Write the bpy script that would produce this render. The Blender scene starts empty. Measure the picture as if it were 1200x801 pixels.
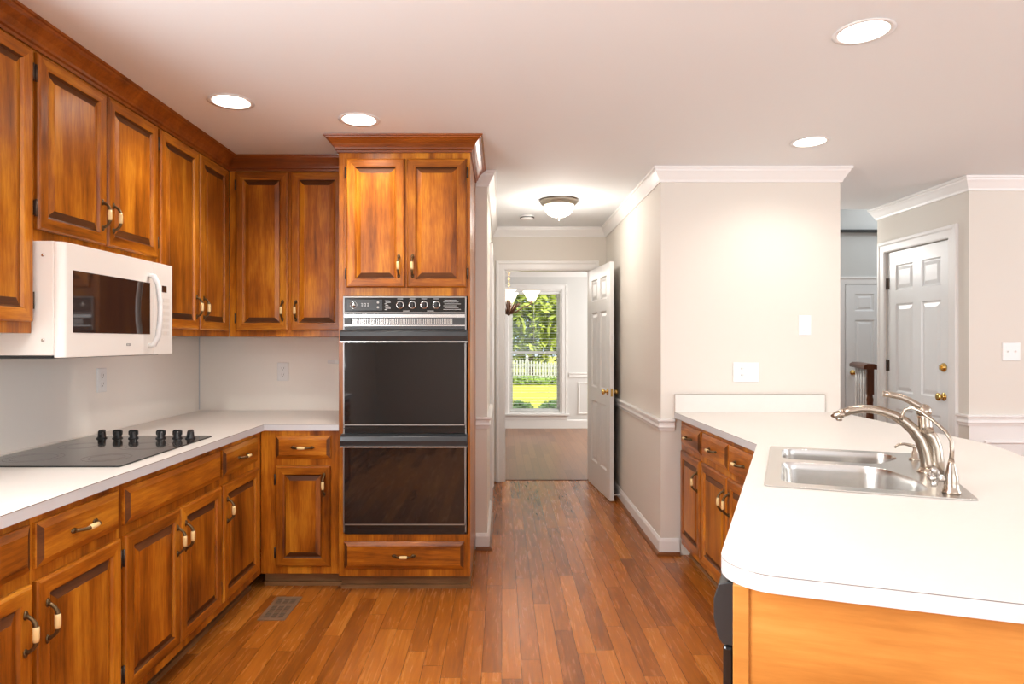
import bpy, bmesh, math, random
from mathutils import Vector, Matrix
random.seed(7)
SC = bpy.context.scene
COL = SC.collection
PI = math.pi

# ------------------------------------------------------------------ camera, world, lights, exposure
CAM_H = 1.366
cd = bpy.data.cameras.new('camera')
cam = bpy.data.objects.new('camera', cd); COL.objects.link(cam)
cam.location = (0, 0, CAM_H); cam.rotation_euler = (PI/2, 0, 0)
cd.sensor_width = 36.0; cd.lens = 755/1200*36.0
cd.shift_x = 12/1200; cd.shift_y = -0.5/1200
cd.clip_start = 0.05; cd.clip_end = 300
SC.camera = cam

SC.view_settings.view_transform = 'Standard'
SC.view_settings.look = 'None'
SC.view_settings.gamma = 1.0
SC.view_settings.use_curve_mapping = False
SC.view_settings.exposure = 0.5
try:
    SC.cycles.max_bounces = 10; SC.cycles.diffuse_bounces = 4; SC.cycles.glossy_bounces = 4
    SC.cycles.transmission_bounces = 8; SC.cycles.transparent_max_bounces = 12
    SC.cycles.sample_clamp_indirect = 6.0; SC.cycles.caustics_reflective = False; SC.cycles.caustics_refractive = False
    SC.cycles.use_denoising = True
except Exception:
    pass

w = bpy.data.worlds.new('sky'); SC.world = w; w.use_nodes = True
bg = w.node_tree.nodes['Background']; bg.inputs[0].default_value = (0.72, 0.85, 1.0, 1); bg.inputs[1].default_value = 0.9

def light(name, kind, loc, energy, color=(1, 1, 1), rot=(0, 0, 0), size=None, size_y=None, spot=None, blend=0.6, radius=None, angle=None):
    d = bpy.data.lights.new(name, kind); d.energy = energy; d.color = color
    if kind == 'AREA':
        d.shape = 'RECTANGLE'; d.size = size; d.size_y = size_y or size
    if kind == 'SPOT':
        d.spot_size = spot; d.spot_blend = blend
    if radius is not None and kind in ('SPOT', 'POINT'): d.shadow_soft_size = radius
    if angle is not None: d.angle = angle
    o = bpy.data.objects.new(name, d); COL.objects.link(o); o.location = loc; o.rotation_euler = rot
    return o

XLW = -1.9935
WARM = (1.0, 0.94, 0.87); NEUT = (0.94, 0.97, 1.0); COOL = (0.86, 0.93, 1.0)
# fill lamps added out of view behind and on both sides of the camera
light('rear_fill', 'AREA', (2.3, -3.05, 1.45), 62, NEUT, (PI/2+.75, 0, .12), 4.2, 2.0)
light('right_fill', 'AREA', (6.35, 0.9, 1.5), 90, NEUT, (PI/2+.7, 0, PI/2), 4.2, 2.0)
light('left_fill', 'AREA', (XLW+.03, .25, 1.6), 95, NEUT, (PI/2+.3, 0, -PI/2), 1.3, 1.1)  # added fill from the left, brightens the side door wall
for _x, _y in ((-.95, 1.35), (.05, 1.75), (-.55, .15), (.9, .3), (2.35, 2.5)): light('downlight_or_fill', 'SPOT', (_x, _y, 2.46), 33 if _x < 0 else 14, (1.0, .95, .89), (0, 0, 0), spot=math.radians(150), blend=.8, radius=.07)  # extra unseen spotlights without fittings, added to brighten the room
light('dining_side_fill', 'AREA', (2.85, 8.9, 1.5), 60, (1, .98, .95), (PI/2, 0, PI/2), 2.4, 1.8)  # added fill for the dining room, no window behind it
light('foyer_fill_point', 'POINT', (2.5, 6.2, 2.15), 20, (1, .97, .93), radius=.12)  # hidden point lamp without a fitting, added to brighten the side door
light('foyer_fill_area', 'AREA', (5.0, 6.6, 3.4), 22, COOL, (0, 0, 0), 1.4, 1.4)  # unseen cool area lamp added to fill the foyer
light('sun', 'SUN', (0, 0, 20), 5.5, (1, .93, .8), (math.radians(38), math.radians(0), math.radians(50)), angle=0.02)

# ------------------------------------------------------------------ material helpers
def new_mat(name):
    m = bpy.data.materials.new(name); m.use_nodes = True
    nt = m.node_tree
    return m, nt, nt.nodes['Principled BSDF']

def N(nt, typ, **kw):
    n = nt.nodes.new(typ)
    for k, v in kw.items():
        if k == 'inp':
            for a, b in v.items(): n.inputs[a].default_value = b
        else: setattr(n, k, v)
    return n

def flat(name, col, rough=0.5, metal=0.0, emit=None, estr=1.0, bump=0.0, bscale=200, coat=0.0, var=0.0, vscale=3.0):
    m, nt, b = new_mat(name)
    b.inputs['Base Color'].default_value = (*col, 1); b.inputs['Roughness'].default_value = rough; b.inputs['Metallic'].default_value = metal
    if coat: b.inputs['Coat Weight'].default_value = coat
    if emit:
        b.inputs['Emission Color'].default_value = (*emit, 1); b.inputs['Emission Strength'].default_value = estr
    tc = N(nt, 'ShaderNodeTexCoord')
    if var:
        no = N(nt, 'ShaderNodeTexNoise', inp={'Scale': vscale, 'Detail': 4.0})
        nt.links.new(tc.outputs['Object'], no.inputs['Vector'])
        mx = N(nt, 'ShaderNodeMix', data_type='RGBA')
        mx.inputs[6].default_value = (*[c*(1-var) for c in col], 1); mx.inputs[7].default_value = (*[min(1, c*(1+var)) for c in col], 1)
        nt.links.new(no.outputs[0], mx.inputs[0]); nt.links.new(mx.outputs[2], b.inputs['Base Color'])
    if bump:
        no = N(nt, 'ShaderNodeTexNoise', inp={'Scale': bscale, 'Detail': 3.0})
        nt.links.new(tc.outputs['Object'], no.inputs['Vector'])
        bp = N(nt, 'ShaderNodeBump', inp={'Strength': bump, 'Distance': 0.002})
        nt.links.new(no.outputs[0], bp.inputs['Height']); nt.links.new(bp.outputs[0], b.inputs['Normal'])
    return m

def wood(name, axis, dark, mid, light_, rough=0.28, scale=1.0, contrast=1.0):
    """stained wood, grain along a local axis; each object gets its own cut"""
    m, nt, b = new_mat(name); L = nt.links.new
    tc = N(nt, 'ShaderNodeTexCoord'); oi = N(nt, 'ShaderNodeObjectInfo')
    mu = N(nt, 'ShaderNodeMath', operation='MULTIPLY', inp={1: 37.0}); L(oi.outputs['Random'], mu.inputs[0])
    cb = N(nt, 'ShaderNodeCombineXYZ'); [L(mu.outputs[0], cb.inputs[i]) for i in range(3)]
    ad = N(nt, 'ShaderNodeVectorMath', operation='ADD'); L(tc.outputs['Object'], ad.inputs[0]); L(cb.outputs[0], ad.inputs[1])
    s = {'z': (1, 1, .09), 'x': (.09, 1, 1), 'y': (1, .09, 1)}[axis]
    mp = N(nt, 'ShaderNodeMapping'); mp.inputs['Scale'].default_value = s; L(ad.outputs[0], mp.inputs['Vector'])
    broad = N(nt, 'ShaderNodeTexNoise', inp={'Scale': 9.0*scale, 'Detail': 5.0, 'Roughness': .55, 'Distortion': .8}); L(mp.outputs[0], broad.inputs['Vector'])
    fine = N(nt, 'ShaderNodeTexNoise', inp={'Scale': 120.0*scale, 'Detail': 4.0, 'Roughness': .65}); L(mp.outputs[0], fine.inputs['Vector'])
    blot = N(nt, 'ShaderNodeTexNoise', inp={'Scale': 3.2, 'Detail': 3.0}); L(ad.outputs[0], blot.inputs['Vector'])
    m1 = N(nt, 'ShaderNodeMath', operation='MULTIPLY_ADD', inp={1: .5}); L(broad.outputs[0], m1.inputs[0])
    m2 = N(nt, 'ShaderNodeMath', operation='MULTIPLY', inp={1: .22}); L(fine.outputs[0], m2.inputs[0]); L(m2.outputs[0], m1.inputs[2])
    m3 = N(nt, 'ShaderNodeMath', operation='MULTIPLY_ADD', inp={1: .28}); L(blot.outputs[0], m3.inputs[0]); L(m1.outputs[0], m3.inputs[2])
    rp = N(nt, 'ShaderNodeValToRGB'); e = rp.color_ramp.elements
    c = contrast
    e[0].position = .5-.16/c; e[0].color = (*dark, 1); e[1].position = .5+.14/c; e[1].color = (*light_, 1)
    k = rp.color_ramp.elements.new(.5); k.color = (*mid, 1)
    L(m3.outputs[0], rp.inputs[0])
    hv = N(nt, 'ShaderNodeHueSaturation'); L(rp.outputs[0], hv.inputs['Color'])
    mr = N(nt, 'ShaderNodeMapRange', inp={3: .86, 4: 1.12}); L(oi.outputs['Random'], mr.inputs[0]); L(mr.outputs[0], hv.inputs['Value'])
    L(hv.outputs[0], b.inputs['Base Color'])
    b.inputs['Roughness'].default_value = rough; b.inputs['Specular IOR Level'].default_value = .36
    bp = N(nt, 'ShaderNodeBump', inp={'Strength': .12, 'Distance': .001}); L(fine.outputs[0], bp.inputs['Height']); L(bp.outputs[0], b.inputs['Normal'])
    return m

def plank_floor(name, wid, ln, cols, rough=.2):
    m, nt, b = new_mat(name); L = nt.links.new
    tc = N(nt, 'ShaderNodeTexCoord'); sx = N(nt, 'ShaderNodeSeparateXYZ'); L(tc.outputs['Object'], sx.inputs[0])
    def M(op, a, bb=None, c=None):
        n = N(nt, 'ShaderNodeMath', operation=op)
        for i, v in enumerate((a, bb, c)):
            if v is None: continue
            if isinstance(v, (int, float)): n.inputs[i].default_value = v
            else: L(v, n.inputs[i])
        return n.outputs[0]
    u = M('DIVIDE', sx.outputs[0], wid); iu = M('FLOOR', u); fu = M('SUBTRACT', u, iu)
    wn = N(nt, 'ShaderNodeTexWhiteNoise', noise_dimensions='1D'); L(iu, wn.inputs['W'])
    v = M('ADD', M('DIVIDE', sx.outputs[1], ln), M('MULTIPLY', wn.outputs['Value'], 7.3)); iv = M('FLOOR', v); fv = M('SUBTRACT', v, iv)
    cx = N(nt, 'ShaderNodeCombineXYZ'); L(iu, cx.inputs[0]); L(iv, cx.inputs[1])
    w2 = N(nt, 'ShaderNodeTexWhiteNoise', noise_dimensions='2D'); L(cx.outputs[0], w2.inputs['Vector'])
    # grain
    off = N(nt, 'ShaderNodeVectorMath', operation='MULTIPLY_ADD'); L(w2.outputs['Color'], off.inputs[0]); off.inputs[1].default_value = (31, 17, 5); L(tc.outputs['Object'], off.inputs[2])
    mp = N(nt, 'ShaderNodeMapping'); mp.inputs['Scale'].default_value = (1, .07, 1); L(off.outputs[0], mp.inputs['Vector'])
    g1 = N(nt, 'ShaderNodeTexNoise', inp={'Scale': 38.0, 'Detail': 5.0, 'Roughness': .6, 'Distortion': 1.2}); L(mp.outputs[0], g1.inputs['Vector'])
    g2 = N(nt, 'ShaderNodeTexNoise', inp={'Scale': 260.0, 'Detail': 3.0}); L(mp.outputs[0], g2.inputs['Vector'])
    t = M('ADD', M('ADD', M('MULTIPLY', g1.outputs[0], .55), M('MULTIPLY_ADD', g2.outputs[0], .08, .06)), M('MULTIPLY_ADD', w2.outputs['Value'], .27, .015))
    rp = N(nt, 'ShaderNodeValToRGB'); e = rp.color_ramp.elements
    e[0].position = .28; e[0].color = (*cols[0], 1); e[1].position = .82; e[1].color = (*cols[2], 1)
    k = e.new(.55); k.color = (*cols[1], 1)
    L(t, rp.inputs[0])
    # joints
    ju = M('MINIMUM', fu, M('SUBTRACT', 1, fu)); jv = M('MULTIPLY', M('MINIMUM', fv, M('SUBTRACT', 1, fv)), ln/wid)
    j = M('LESS_THAN', M('MINIMUM', ju, jv), .011)
    mx = N(nt, 'ShaderNodeMix', data_type='RGBA'); mx.inputs[7].default_value = (*[c*.55 for c in cols[0]], 1)
    L(j, mx.inputs[0]); L(rp.outputs[0], mx.inputs[6]); L(mx.outputs[2], b.inputs['Base Color'])
    rr = N(nt, 'ShaderNodeMapRange', inp={3: rough*.95, 4: rough*1.2}); L(g1.outputs[0], rr.inputs[0]); L(rr.outputs[0], b.inputs['Roughness'])
    bp = N(nt, 'ShaderNodeBump', inp={'Strength': .05, 'Distance': .0004}); L(M('SUBTRACT', M('MULTIPLY', g1.outputs[0], .3), j), bp.inputs['Height']); L(bp.outputs[0], b.inputs['Normal'])
    return m

def glass_mat(name, tint=(.96, .98, .98), refl=.015):
    m = bpy.data.materials.new(name); m.use_nodes = True; nt = m.node_tree; nt.nodes.clear()
    o = N(nt, 'ShaderNodeOutputMaterial'); t = N(nt, 'ShaderNodeBsdfTransparent'); g = N(nt, 'ShaderNodeBsdfGlossy'); x = N(nt, 'ShaderNodeMixShader')
    t.inputs[0].default_value = (*tint, 1); g.inputs['Roughness'].default_value = .02; x.inputs[0].default_value = refl
    nt.links.new(t.outputs[0], x.inputs[1]); nt.links.new(g.outputs[0], x.inputs[2]); nt.links.new(x.outputs[0], o.inputs[0])
    return m

D_, M_, L_ = (.105, .024, .0025), (.365, .104, .0065), (.62, .240, .019)
WZ = wood('honey_wood_vertical_grain', 'z', D_, M_, L_, contrast=1.2)
WX = wood('honey_wood_cross_grain', 'x', D_, M_, L_, contrast=1.2)
ENDG = wood('dark_end_grain', 'x', (.05, .015, .003), (.105, .032, .006), (.18, .058, .011), .5)
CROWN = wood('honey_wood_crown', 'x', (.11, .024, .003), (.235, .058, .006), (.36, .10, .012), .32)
END = wood('end_panel_veneer', 'x', (.34, .12, .02), (.53, .215, .045), (.66, .31, .08), .35, .5, 1.0)
TOE = wood('toe_board_wood', 'x', (.12, .05, .015), (.24, .12, .045), (.36, .2, .09), .45)
RAILW = wood('dark_rail_wood', 'z', (.06, .02, .008), (.12, .035, .012), (.2, .06, .02), .3)
SHOE = wood('shoe_wood', 'x', (.12, .04, .01), (.22, .075, .02), (.3, .11, .03), .4)
FLOOR = plank_floor('oak_plank_floor', .083, .95, ((.15, .040, .005), (.40, .120, .013), (.60, .225, .036)), .25)
FLOOR2 = plank_floor('oak_plank_floor_dining_sheen', .083, .95, ((.17, .075, .035), (.27, .125, .062), (.37, .18, .09)), .3)  # daylight sheen on the dining boards is put into their colour
WALL = flat('beige_wall_paint', (.72, .67, .60), .65, bump=.05, bscale=350)
WALLG = flat('pale_grey_wall_paint', (.66, .645, .62), .65, bump=.05, bscale=350)
WALLF = flat('foyer_wall_paint', (.60, .60, .575), .65, bump=.05, bscale=350)
CEIL = flat('ceiling_paint', (.83, .86, .87), .8, bump=.06, bscale=250)
TRIM = flat('white_trim_paint', (.82, .80, .775), .35)
DOORW = flat('white_door_paint', (.80, .80, .79), .32)
LAM = flat('cream_laminate', (.735, .695, .645), .38, var=.02, vscale=40)
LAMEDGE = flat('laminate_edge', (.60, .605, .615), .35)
SEAM = flat('laminate_seam', (.22, .15, .1), .5)
SPLASH = flat('backsplash_laminate', (.90, .845, .77), .35)
BRASS = flat('antique_brass', (.13, .08, .035), .42, .75)
PBRASS = flat('polished_brass', (.72, .48, .16), .2, 1.0)
CREAM = flat('cream_ceramic', (.78, .56, .26), .25)
HINGE = flat('dark_hinge', (.07, .045, .03), .45, .6)
STEEL = flat('brushed_stainless', (.62, .60, .57), .27, 1.0, bump=.04, bscale=600)
NICKEL = flat('brushed_nickel', (.44, .375, .305), .24, 1.0)
CHROME = flat('chrome', (.55, .53, .50), .2, 1.0)
OVTRIM = flat('satin_oven_trim', (.30, .285, .265), .38, .9)
BLACKG = flat('black_glass', (.006, .006, .007), .04, coat=.3)
BLACK = flat('black_enamel', (.010, .0105, .011), .16)
GREYB = flat('charcoal_enamel', (.024, .026, .028), .3)
DKGREY = flat('dark_grey_panel', (.025, .025, .025), .3)
KNOBB = flat('black_knob_plastic', (.012, .012, .013), .3)
PRINT = flat('pale_print', (.62, .62, .60), .5)
TOPG = flat('cooktop_glass', (.035, .033, .032), .07)
RINGM = flat('cooktop_ring_print', (.10, .095, .09), .2)
MICRO = flat('off_white_enamel', (.79, .755, .70), .3)
MICROW = flat('white_handle_plastic', (.82, .82, .80), .25)
MICROG = flat('microwave_window', (.03, .016, .012), .05, coat=.4)
PLATE = flat('white_switch_plate', (.83, .82, .80), .35)
SLOT = flat('outlet_slot', (.12, .11, .10), .6)
VENTM = flat('dark_vent_metal', (.05, .05, .05), .4, .4)
VENT = flat('bronze_register', (.34, .23, .14), .45, .55)
BULB = flat('lit_lens', (.9, .9, .85), .5, emit=(1, .95, .86), estr=6.0)
BOWL = flat('lit_frosted_bowl', (.9, .86, .78), .4, emit=(1, .88, .68), estr=.85)
SHADE = flat('lit_frosted_shade', (.9, .86, .78), .4, emit=(1, .82, .60), estr=1.1)
PEWTER = flat('pewter_metal', (.30, .26, .21), .38, .85)
BRONZE = flat('bronze_arm', (.19, .10, .06), .4, .5)
DARKT = flat('dark_ledge', (.03, .028, .026), .5)
GLASS = glass_mat('window_glass')
BLIND = flat('white_blind_slat', (.82, .82, .80), .45)
GRASS = flat('lawn_grass', (.42, .40, .05), .9, var=.3, vscale=.9)
FENCE = flat('white_fence_paint', (.60, .59, .57), .6)
LEAFA = flat('leaf_green', (.20, .30, .035), .6, var=.5, vscale=1.3)
LEAFB = flat('leaf_yellow_green', (.34, .40, .05), .6, var=.4, vscale=1.3)
LEAFC = flat('leaf_dark_green', (.06, .12, .02), .6, var=.5, vscale=2)
BARK = flat('bark', (.12, .08, .05), .9)
DUCT_SHADE = flat('duct_shade_black', (.01, .01, .01), .6)

# ------------------------------------------------------------------ mesh helpers
class MB:
    def __init__(s): s.v = []; s.f = []; s.m = []; s.s = []
    def add(s, vs, fs, mi=0, smooth=False):
        o = len(s.v); s.v += [tuple(p) for p in vs]
        for f in fs:
            s.f.append([i+o for i in f]); s.m.append(mi); s.s.append(smooth)
        return s
    def box(s, x0, y0, z0, x1, y1, z1, mi=0):
        x0, x1 = min(x0, x1), max(x0, x1); y0, y1 = min(y0, y1), max(y0, y1); z0, z1 = min(z0, z1), max(z0, z1)
        return s.add([(x0, y0, z0), (x1, y0, z0), (x1, y1, z0), (x0, y1, z0), (x0, y0, z1), (x1, y0, z1), (x1, y1, z1), (x0, y1, z1)],
                     [(0, 3, 2, 1), (4, 5, 6, 7), (0, 1, 5, 4), (1, 2, 6, 5), (2, 3, 7, 6), (3, 0, 4, 7)], mi)
    def rings(s, rl, mi=0, cap0=True, cap1=True, smooth=False, closed=True):
        """list of equally long vertex rings joined into a skin"""
        n = len(rl[0]); vs = [p for r in rl for p in r]; fs = []
        for i in range(len(rl)-1):
            for j in range(n if closed else n-1):
                a = i*n+j; b = i*n+(j+1) % n; fs.append((a, b, b+n, a+n))
        o = len(s.v); s.add(vs, fs, mi, smooth)
        if cap0: s.f.append([o+j for j in range(n)][::-1]); s.m.append(mi); s.s.append(False)
        if cap1: s.f.append([o+(len(rl)-1)*n+j for j in range(n)]); s.m.append(mi); s.s.append(False)
        return s
    def lathe(s, prof, c=(0, 0, 0), axis='z', n=20, mi=0, smooth=True, cap0=True, cap1=True):
        rl = []
        for r, h in prof:
            ring = []
            for k in range(n):
                a = 2*PI*k/n; p, q = r*math.cos(a), r*math.sin(a)
                ring.append({'z': (c[0]+p, c[1]+q, c[2]+h), 'y': (c[0]+p, c[1]+h, c[2]+q), 'x': (c[0]+h, c[1]+p, c[2]+q)}[axis])
            rl.append(ring)
        return s.rings(rl, mi, cap0, cap1, smooth)
    def tube(s, pts, rad, n=10, mi=0, caps=True, flat_=None):
        pts = [Vector(p) for p in pts]; k = len(pts)
        rad = rad if isinstance(rad, (list, tuple)) else [rad]*k
        t0 = (pts[1]-pts[0]).normalized(); up = Vector((0, 0, 1)) if abs(t0.z) < .9 else Vector((0, 1, 0))
        nx = t0.cross(up).normalized(); rl = []
        for i in range(k):
            t = (pts[min(i+1, k-1)]-pts[max(i-1, 0)]).normalized()
            nx = (nx - t*nx.dot(t)).normalized(); ny = t.cross(nx)
            f = flat_ or 1.0
            rl.append([tuple(pts[i]+nx*(rad[i]*math.cos(2*PI*j/n))+ny*(rad[i]*f*math.sin(2*PI*j/n))) for j in range(n)])
        return s.rings(rl, mi, caps, caps, True)
    def sweep(s, path, prof, fn, mi=0, closed=False, caps=True):
        """profile (offset, height) swept along a 2-D path with mitred corners; offset is to the path's right"""
        P = [Vector(p) for p in path]; k = len(P); rl = []
        def nrm(a, b):
            d = (b-a).normalized(); return Vector((d.y, -d.x))
        for i in range(k):
            if closed: n1, n2 = nrm(P[i-1], P[i]), nrm(P[i], P[(i+1) % k])
            else:
                n1 = nrm(P[max(i-1, 0)], P[max(i, 1)]) if i > 0 else nrm(P[0], P[1]); n2 = nrm(P[i], P[i+1]) if i < k-1 else n1
            mt = (n1+n2); mt = mt/max(mt.dot(n1), .2) if mt.length > 1e-6 else n1
            rl.append([fn(P[i].x+mt.x*o, P[i].y+mt.y*o, h) for o, h in prof])
        if closed: rl.append(rl[0])
        return s.rings(rl, mi, caps and not closed, caps and not closed, False)
    def build(s, name, mats, parent=None, loc=None, bevel=0, seg=2, rot=None):
        me = bpy.data.meshes.new(name); me.from_pydata(s.v, [], s.f)
        for m in (mats if isinstance(mats, (list, tuple)) else [mats]): me.materials.append(m)
        me.polygons.foreach_set('material_index', s.m); me.polygons.foreach_set('use_smooth', s.s)
        bm = bmesh.new(); bm.from_mesh(me); bmesh.ops.recalc_face_normals(bm, faces=bm.faces); bm.to_mesh(me); bm.free()
        me.update()
        return link(name, me, parent, loc, bevel, seg, rot)

def link(name, me, parent=None, loc=None, bevel=0, seg=2, rot=None):
    o = bpy.data.objects.new(name, me); COL.objects.link(o)
    if parent: o.parent = parent
    if loc: o.location = loc
    if rot: o.rotation_euler = rot
    if bevel:
        b = o.modifiers.new('bevel', 'BEVEL'); b.width = bevel; b.segments = seg; b.limit_method = 'ANGLE'; b.angle_limit = math.radians(40)
    return o

def plate_mesh(name, outer, holes, z0, z1, mats, parent=None, loc=None, bevel=0, side_mat=0, rot=None):
    """flat slab of any outline, with holes cut through it"""
    bm = bmesh.new()
    def loop(pts):
        vs = [bm.verts.new((p[0], p[1], z0)) for p in pts]
        return [bm.edges.new((vs[i], vs[(i+1) % len(vs)])) for i in range(len(vs))]
    es = loop(outer)
    for h in holes: es += loop(h)
    bmesh.ops.triangle_fill(bm, use_beauty=True, use_dissolve=False, edges=es)
    r = bmesh.ops.extrude_face_region(bm, geom=bm.faces[:])
    bmesh.ops.translate(bm, vec=(0, 0, z1-z0), verts=[g for g in r['geom'] if isinstance(g, bmesh.types.BMVert)])
    bmesh.ops.recalc_face_normals(bm, faces=bm.faces)
    for f in bm.faces:
        if abs(f.normal.z) < .5: f.material_index = side_mat
    me = bpy.data.meshes.new(name); bm.to_mesh(me); bm.free()
    for m in (mats if isinstance(mats, (list, tuple)) else [mats]): me.materials.append(m)
    return link(name, me, parent, loc, bevel, 2, rot)

def thing(name, label, cat, loc=(0, 0, 0), rz=0.0, group=None):
    o = bpy.data.objects.new(name, None); COL.objects.link(o); o.empty_display_size = .1
    o.location = loc; o.rotation_euler = (0, 0, rz); o['label'] = label; o['category'] = cat
    if group: o['group'] = group
    return o
def tag(o, label, cat, group=None, kind=None):
    o['label'] = label; o['category'] = cat
    if group: o['group'] = group
    if kind: o['kind'] = kind
    return o
def struct(o, label, cat):
    o['kind'] = 'structure'; o['label'] = label; o['category'] = cat
    return o
def sthing(name, label, cat, loc=(0, 0, 0), rz=0.0):
    o = thing(name, label, cat, loc, rz); o['kind'] = 'structure'; return o
def fillet(pts, radii, n=8):
    """round the corners of a polygon"""
    out = []; k = len(pts)
    for i in range(k):
        p = Vector(pts[i]); r = radii[i] if isinstance(radii, (list, tuple)) else radii
        if r <= 0: out.append(tuple(p)); continue
        a = (Vector(pts[i-1])-p).normalized(); b = (Vector(pts[(i+1) % k])-p).normalized()
        ang = a.angle(b); d = r/math.tan(ang/2); c = p+(a+b).normalized()*(r/math.sin(ang/2))
        s = p+a*d; e = p+b*d
        a0 = math.atan2(s.y-c.y, s.x-c.x); a1 = math.atan2(e.y-c.y, e.x-c.x); da = (a1-a0+PI) % (2*PI)-PI
        out += [(c.x+r*math.cos(a0+da*t/n), c.y+r*math.sin(a0+da*t/n)) for t in range(n+1)]
    return out
def circle(cx, cy, r, n=32): return [(cx+r*math.cos(2*PI*k/n), cy+r*math.sin(2*PI*k/n)) for k in range(n)]
XYZ = lambda x, y, h: (x, y, h)

# ------------------------------------------------------------------ room shell
CZ = 2.48
XL, YB = -1.9935, 4.24            # left and back kitchen walls
HL, HR, HE = -.0955, 1.02, 6.30   # hall: left wall, right wall, end wall
YS, XS = 4.13, 2.17               # wall stub behind the peninsula and its free end
XD, YF = 3.16, 4.36               # wall with the side door, wall facing the camera at the right
FY = 7.49                         # foyer back wall
CANS = [(-1.257, 2.993), (-.716, 3.235), (1.7185, 3.594), (1.301, 2.317)]

struct(MB().box(-2.3, -3.3, -.12, 6.7, 6.36, 0).box(2.05, 6.36, -.12, 6.7, FY+.2, 0).build('floor', FLOOR), 'honey oak plank floor running through kitchen and hall', 'floor')
struct(MB().box(-2.6, 6.37, -.12, 2.04, 10.16, 0).box(2.04, 7.9, -.12, 3.1, 10.16, 0).build('floor_dining', FLOOR2), 'dining room oak floor beyond the doorway, daylight sheen in its colour', 'floor')
struct(MB().box(HL, 6.345, 0, 1.02, 6.385, .006).build('trim_1', RAILW), 'dark threshold strip under the hall doorway', 'trim', )
c = plate_mesh('ceiling', [(-2.3, -3.3), (6.7, -3.3), (6.7, 5.43), (XS, 5.43), (XS, 6.42), (-2.3, 6.42)], [circle(x, y, .084) for x, y in CANS], CZ, CZ+.14, CEIL)
struct(c, 'pale flat kitchen and hall ceiling', 'ceiling')
struct(MB().box(-2.6, 6.42, CZ, 3.1, 10.4, CZ+.14).build('ceiling_dining', CEIL), 'dining room ceiling', 'ceiling')
struct(MB().box(2.05, 5.45, 3.6, 6.7, FY+.15, 3.7).build('ceiling_foyer', CEIL), 'high foyer ceiling', 'ceiling')
struct(MB().box(XL-.12, -3.3, 0, XL, -.45, CZ).box(XL-.12, .95, 0, XL, YB+.12, CZ).box(XL-.12, -.45, 0, XL, .95, 1.02).box(XL-.12, -.45, 2.2, XL, .95, CZ).build('wall_left', WALL), 'kitchen wall behind the microwave', 'wall')  # opening before the cabinets is added for the left fill lamp
struct(MB().box(XL, YB, 0, HL, YB+.12, CZ).build('wall_back', WALL), 'kitchen wall behind the ovens', 'wall')
struct(MB().box(HL-.12, YB+.12, 0, HL, HE, CZ).build('wall_hall_left', WALL), 'left wall of the hall', 'wall')
struct(MB().box(HL-1.5, HE, 0, .03, HE+.12, CZ).box(.86, HE, 0, XS-.13, HE+.12, CZ).box(.03, HE, 2.065, .86, HE+.12, CZ).build('wall_hall_end', [WALL]), 'end wall of the hall around the doorway', 'wall')
struct(MB().box(HR, YS, 0, XS, YS+.12, CZ).build('wall_right', WALL), 'beige wall stub behind the peninsula', 'wall')
struct(MB().box(HR, YS+.12, 0, HR+.12, HE, CZ).build('wall_hall_right', WALL), 'right wall of the hall', 'wall')
struct(MB().box(XS-.12, YS+.12, 0, XS, FY, 3.6).build('wall_foyer_left', WALLF), 'left wall of the foyer', 'wall')
DY0, DY1, DZ = 4.544, 5.30, 2.095
struct(MB().box(XD, YF, 0, XD+.12, DY0, CZ).box(XD, DY1, 0, XD+.12, 5.42, CZ).box(XD, DY0, DZ, XD+.12, DY1, CZ).build('wall_side', WALL), 'short wall holding the white side door', 'wall')
struct(MB().box(XD+.12, YF, 0, 6.7, YF+.12, CZ).build('wall_front_right', WALL), 'beige wall at the far right with a wainscot', 'wall')
struct(MB().box(XS, FY, 0, 6.7, FY+.12, 3.6).build('wall_foyer_back', WALLF), 'foyer wall behind the railing', 'wall')
struct(MB().box(6.6, YF+.12, 0, 6.7, FY, 3.6).box(XD+.13, 5.43, CZ+.14, 6.6, 5.55, 3.6).box(XS, 5.33, CZ+.14, XD+.13, 5.43, 3.6).build('wall_foyer_right', WALLF), 'far walls of the foyer', 'wall')
# rear and right walls of the breakfast room, with openings added for the fill lamps
struct(MB().box(-2.3, -3.3, 0, .1, -3.2, CZ).box(4.5, -3.3, 0, 6.7, -3.2, CZ).box(.1, -3.3, 0, 4.5, -3.2, .4).box(.1, -3.3, 2.42, 4.5, -3.2, CZ).build('wall_rear', WALL), 'wall behind the camera', 'wall')
struct(MB().box(6.6, -3.2, 0, 6.7, -1.3, CZ).box(6.6, 3.1, 0, 6.7, YF, CZ).box(6.6, -1.3, 0, 6.7, 3.1, .45).box(6.6, -1.3, 2.42, 6.7, 3.1, CZ).build('wall_far_right', WALL), 'right-hand wall of the breakfast room', 'wall')
# dining room
WX0, WX1, WZ0, WZ1 = .108, .942, .235, 2.18
DYW = 10.16
struct(MB().box(-2.6, DYW, 0, WX0, DYW+.14, CZ).box(WX1, DYW, 0, 3.1, DYW+.14, CZ).box(WX0, DYW, 0, WX1, DYW+.14, WZ0).box(WX0, DYW, WZ1, WX1, DYW+.14, CZ).build('wall_dining_back', WALLG), 'grey dining room wall with the tall window', 'wall')
struct(MB().box(-2.6, 6.42, 0, -2.48, DYW, CZ).build('wall_dining_left', WALLG), 'left dining room wall', 'wall')
struct(MB().box(3.0, 7.7, 0, 3.1, DYW, CZ).box(2.05, 7.62, 0, 3.1, 7.7, CZ).box(1.95, 6.42, 0, 2.04, 7.7, CZ).build('wall_dining_right', WALLG), 'right dining room wall', 'wall')

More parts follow.
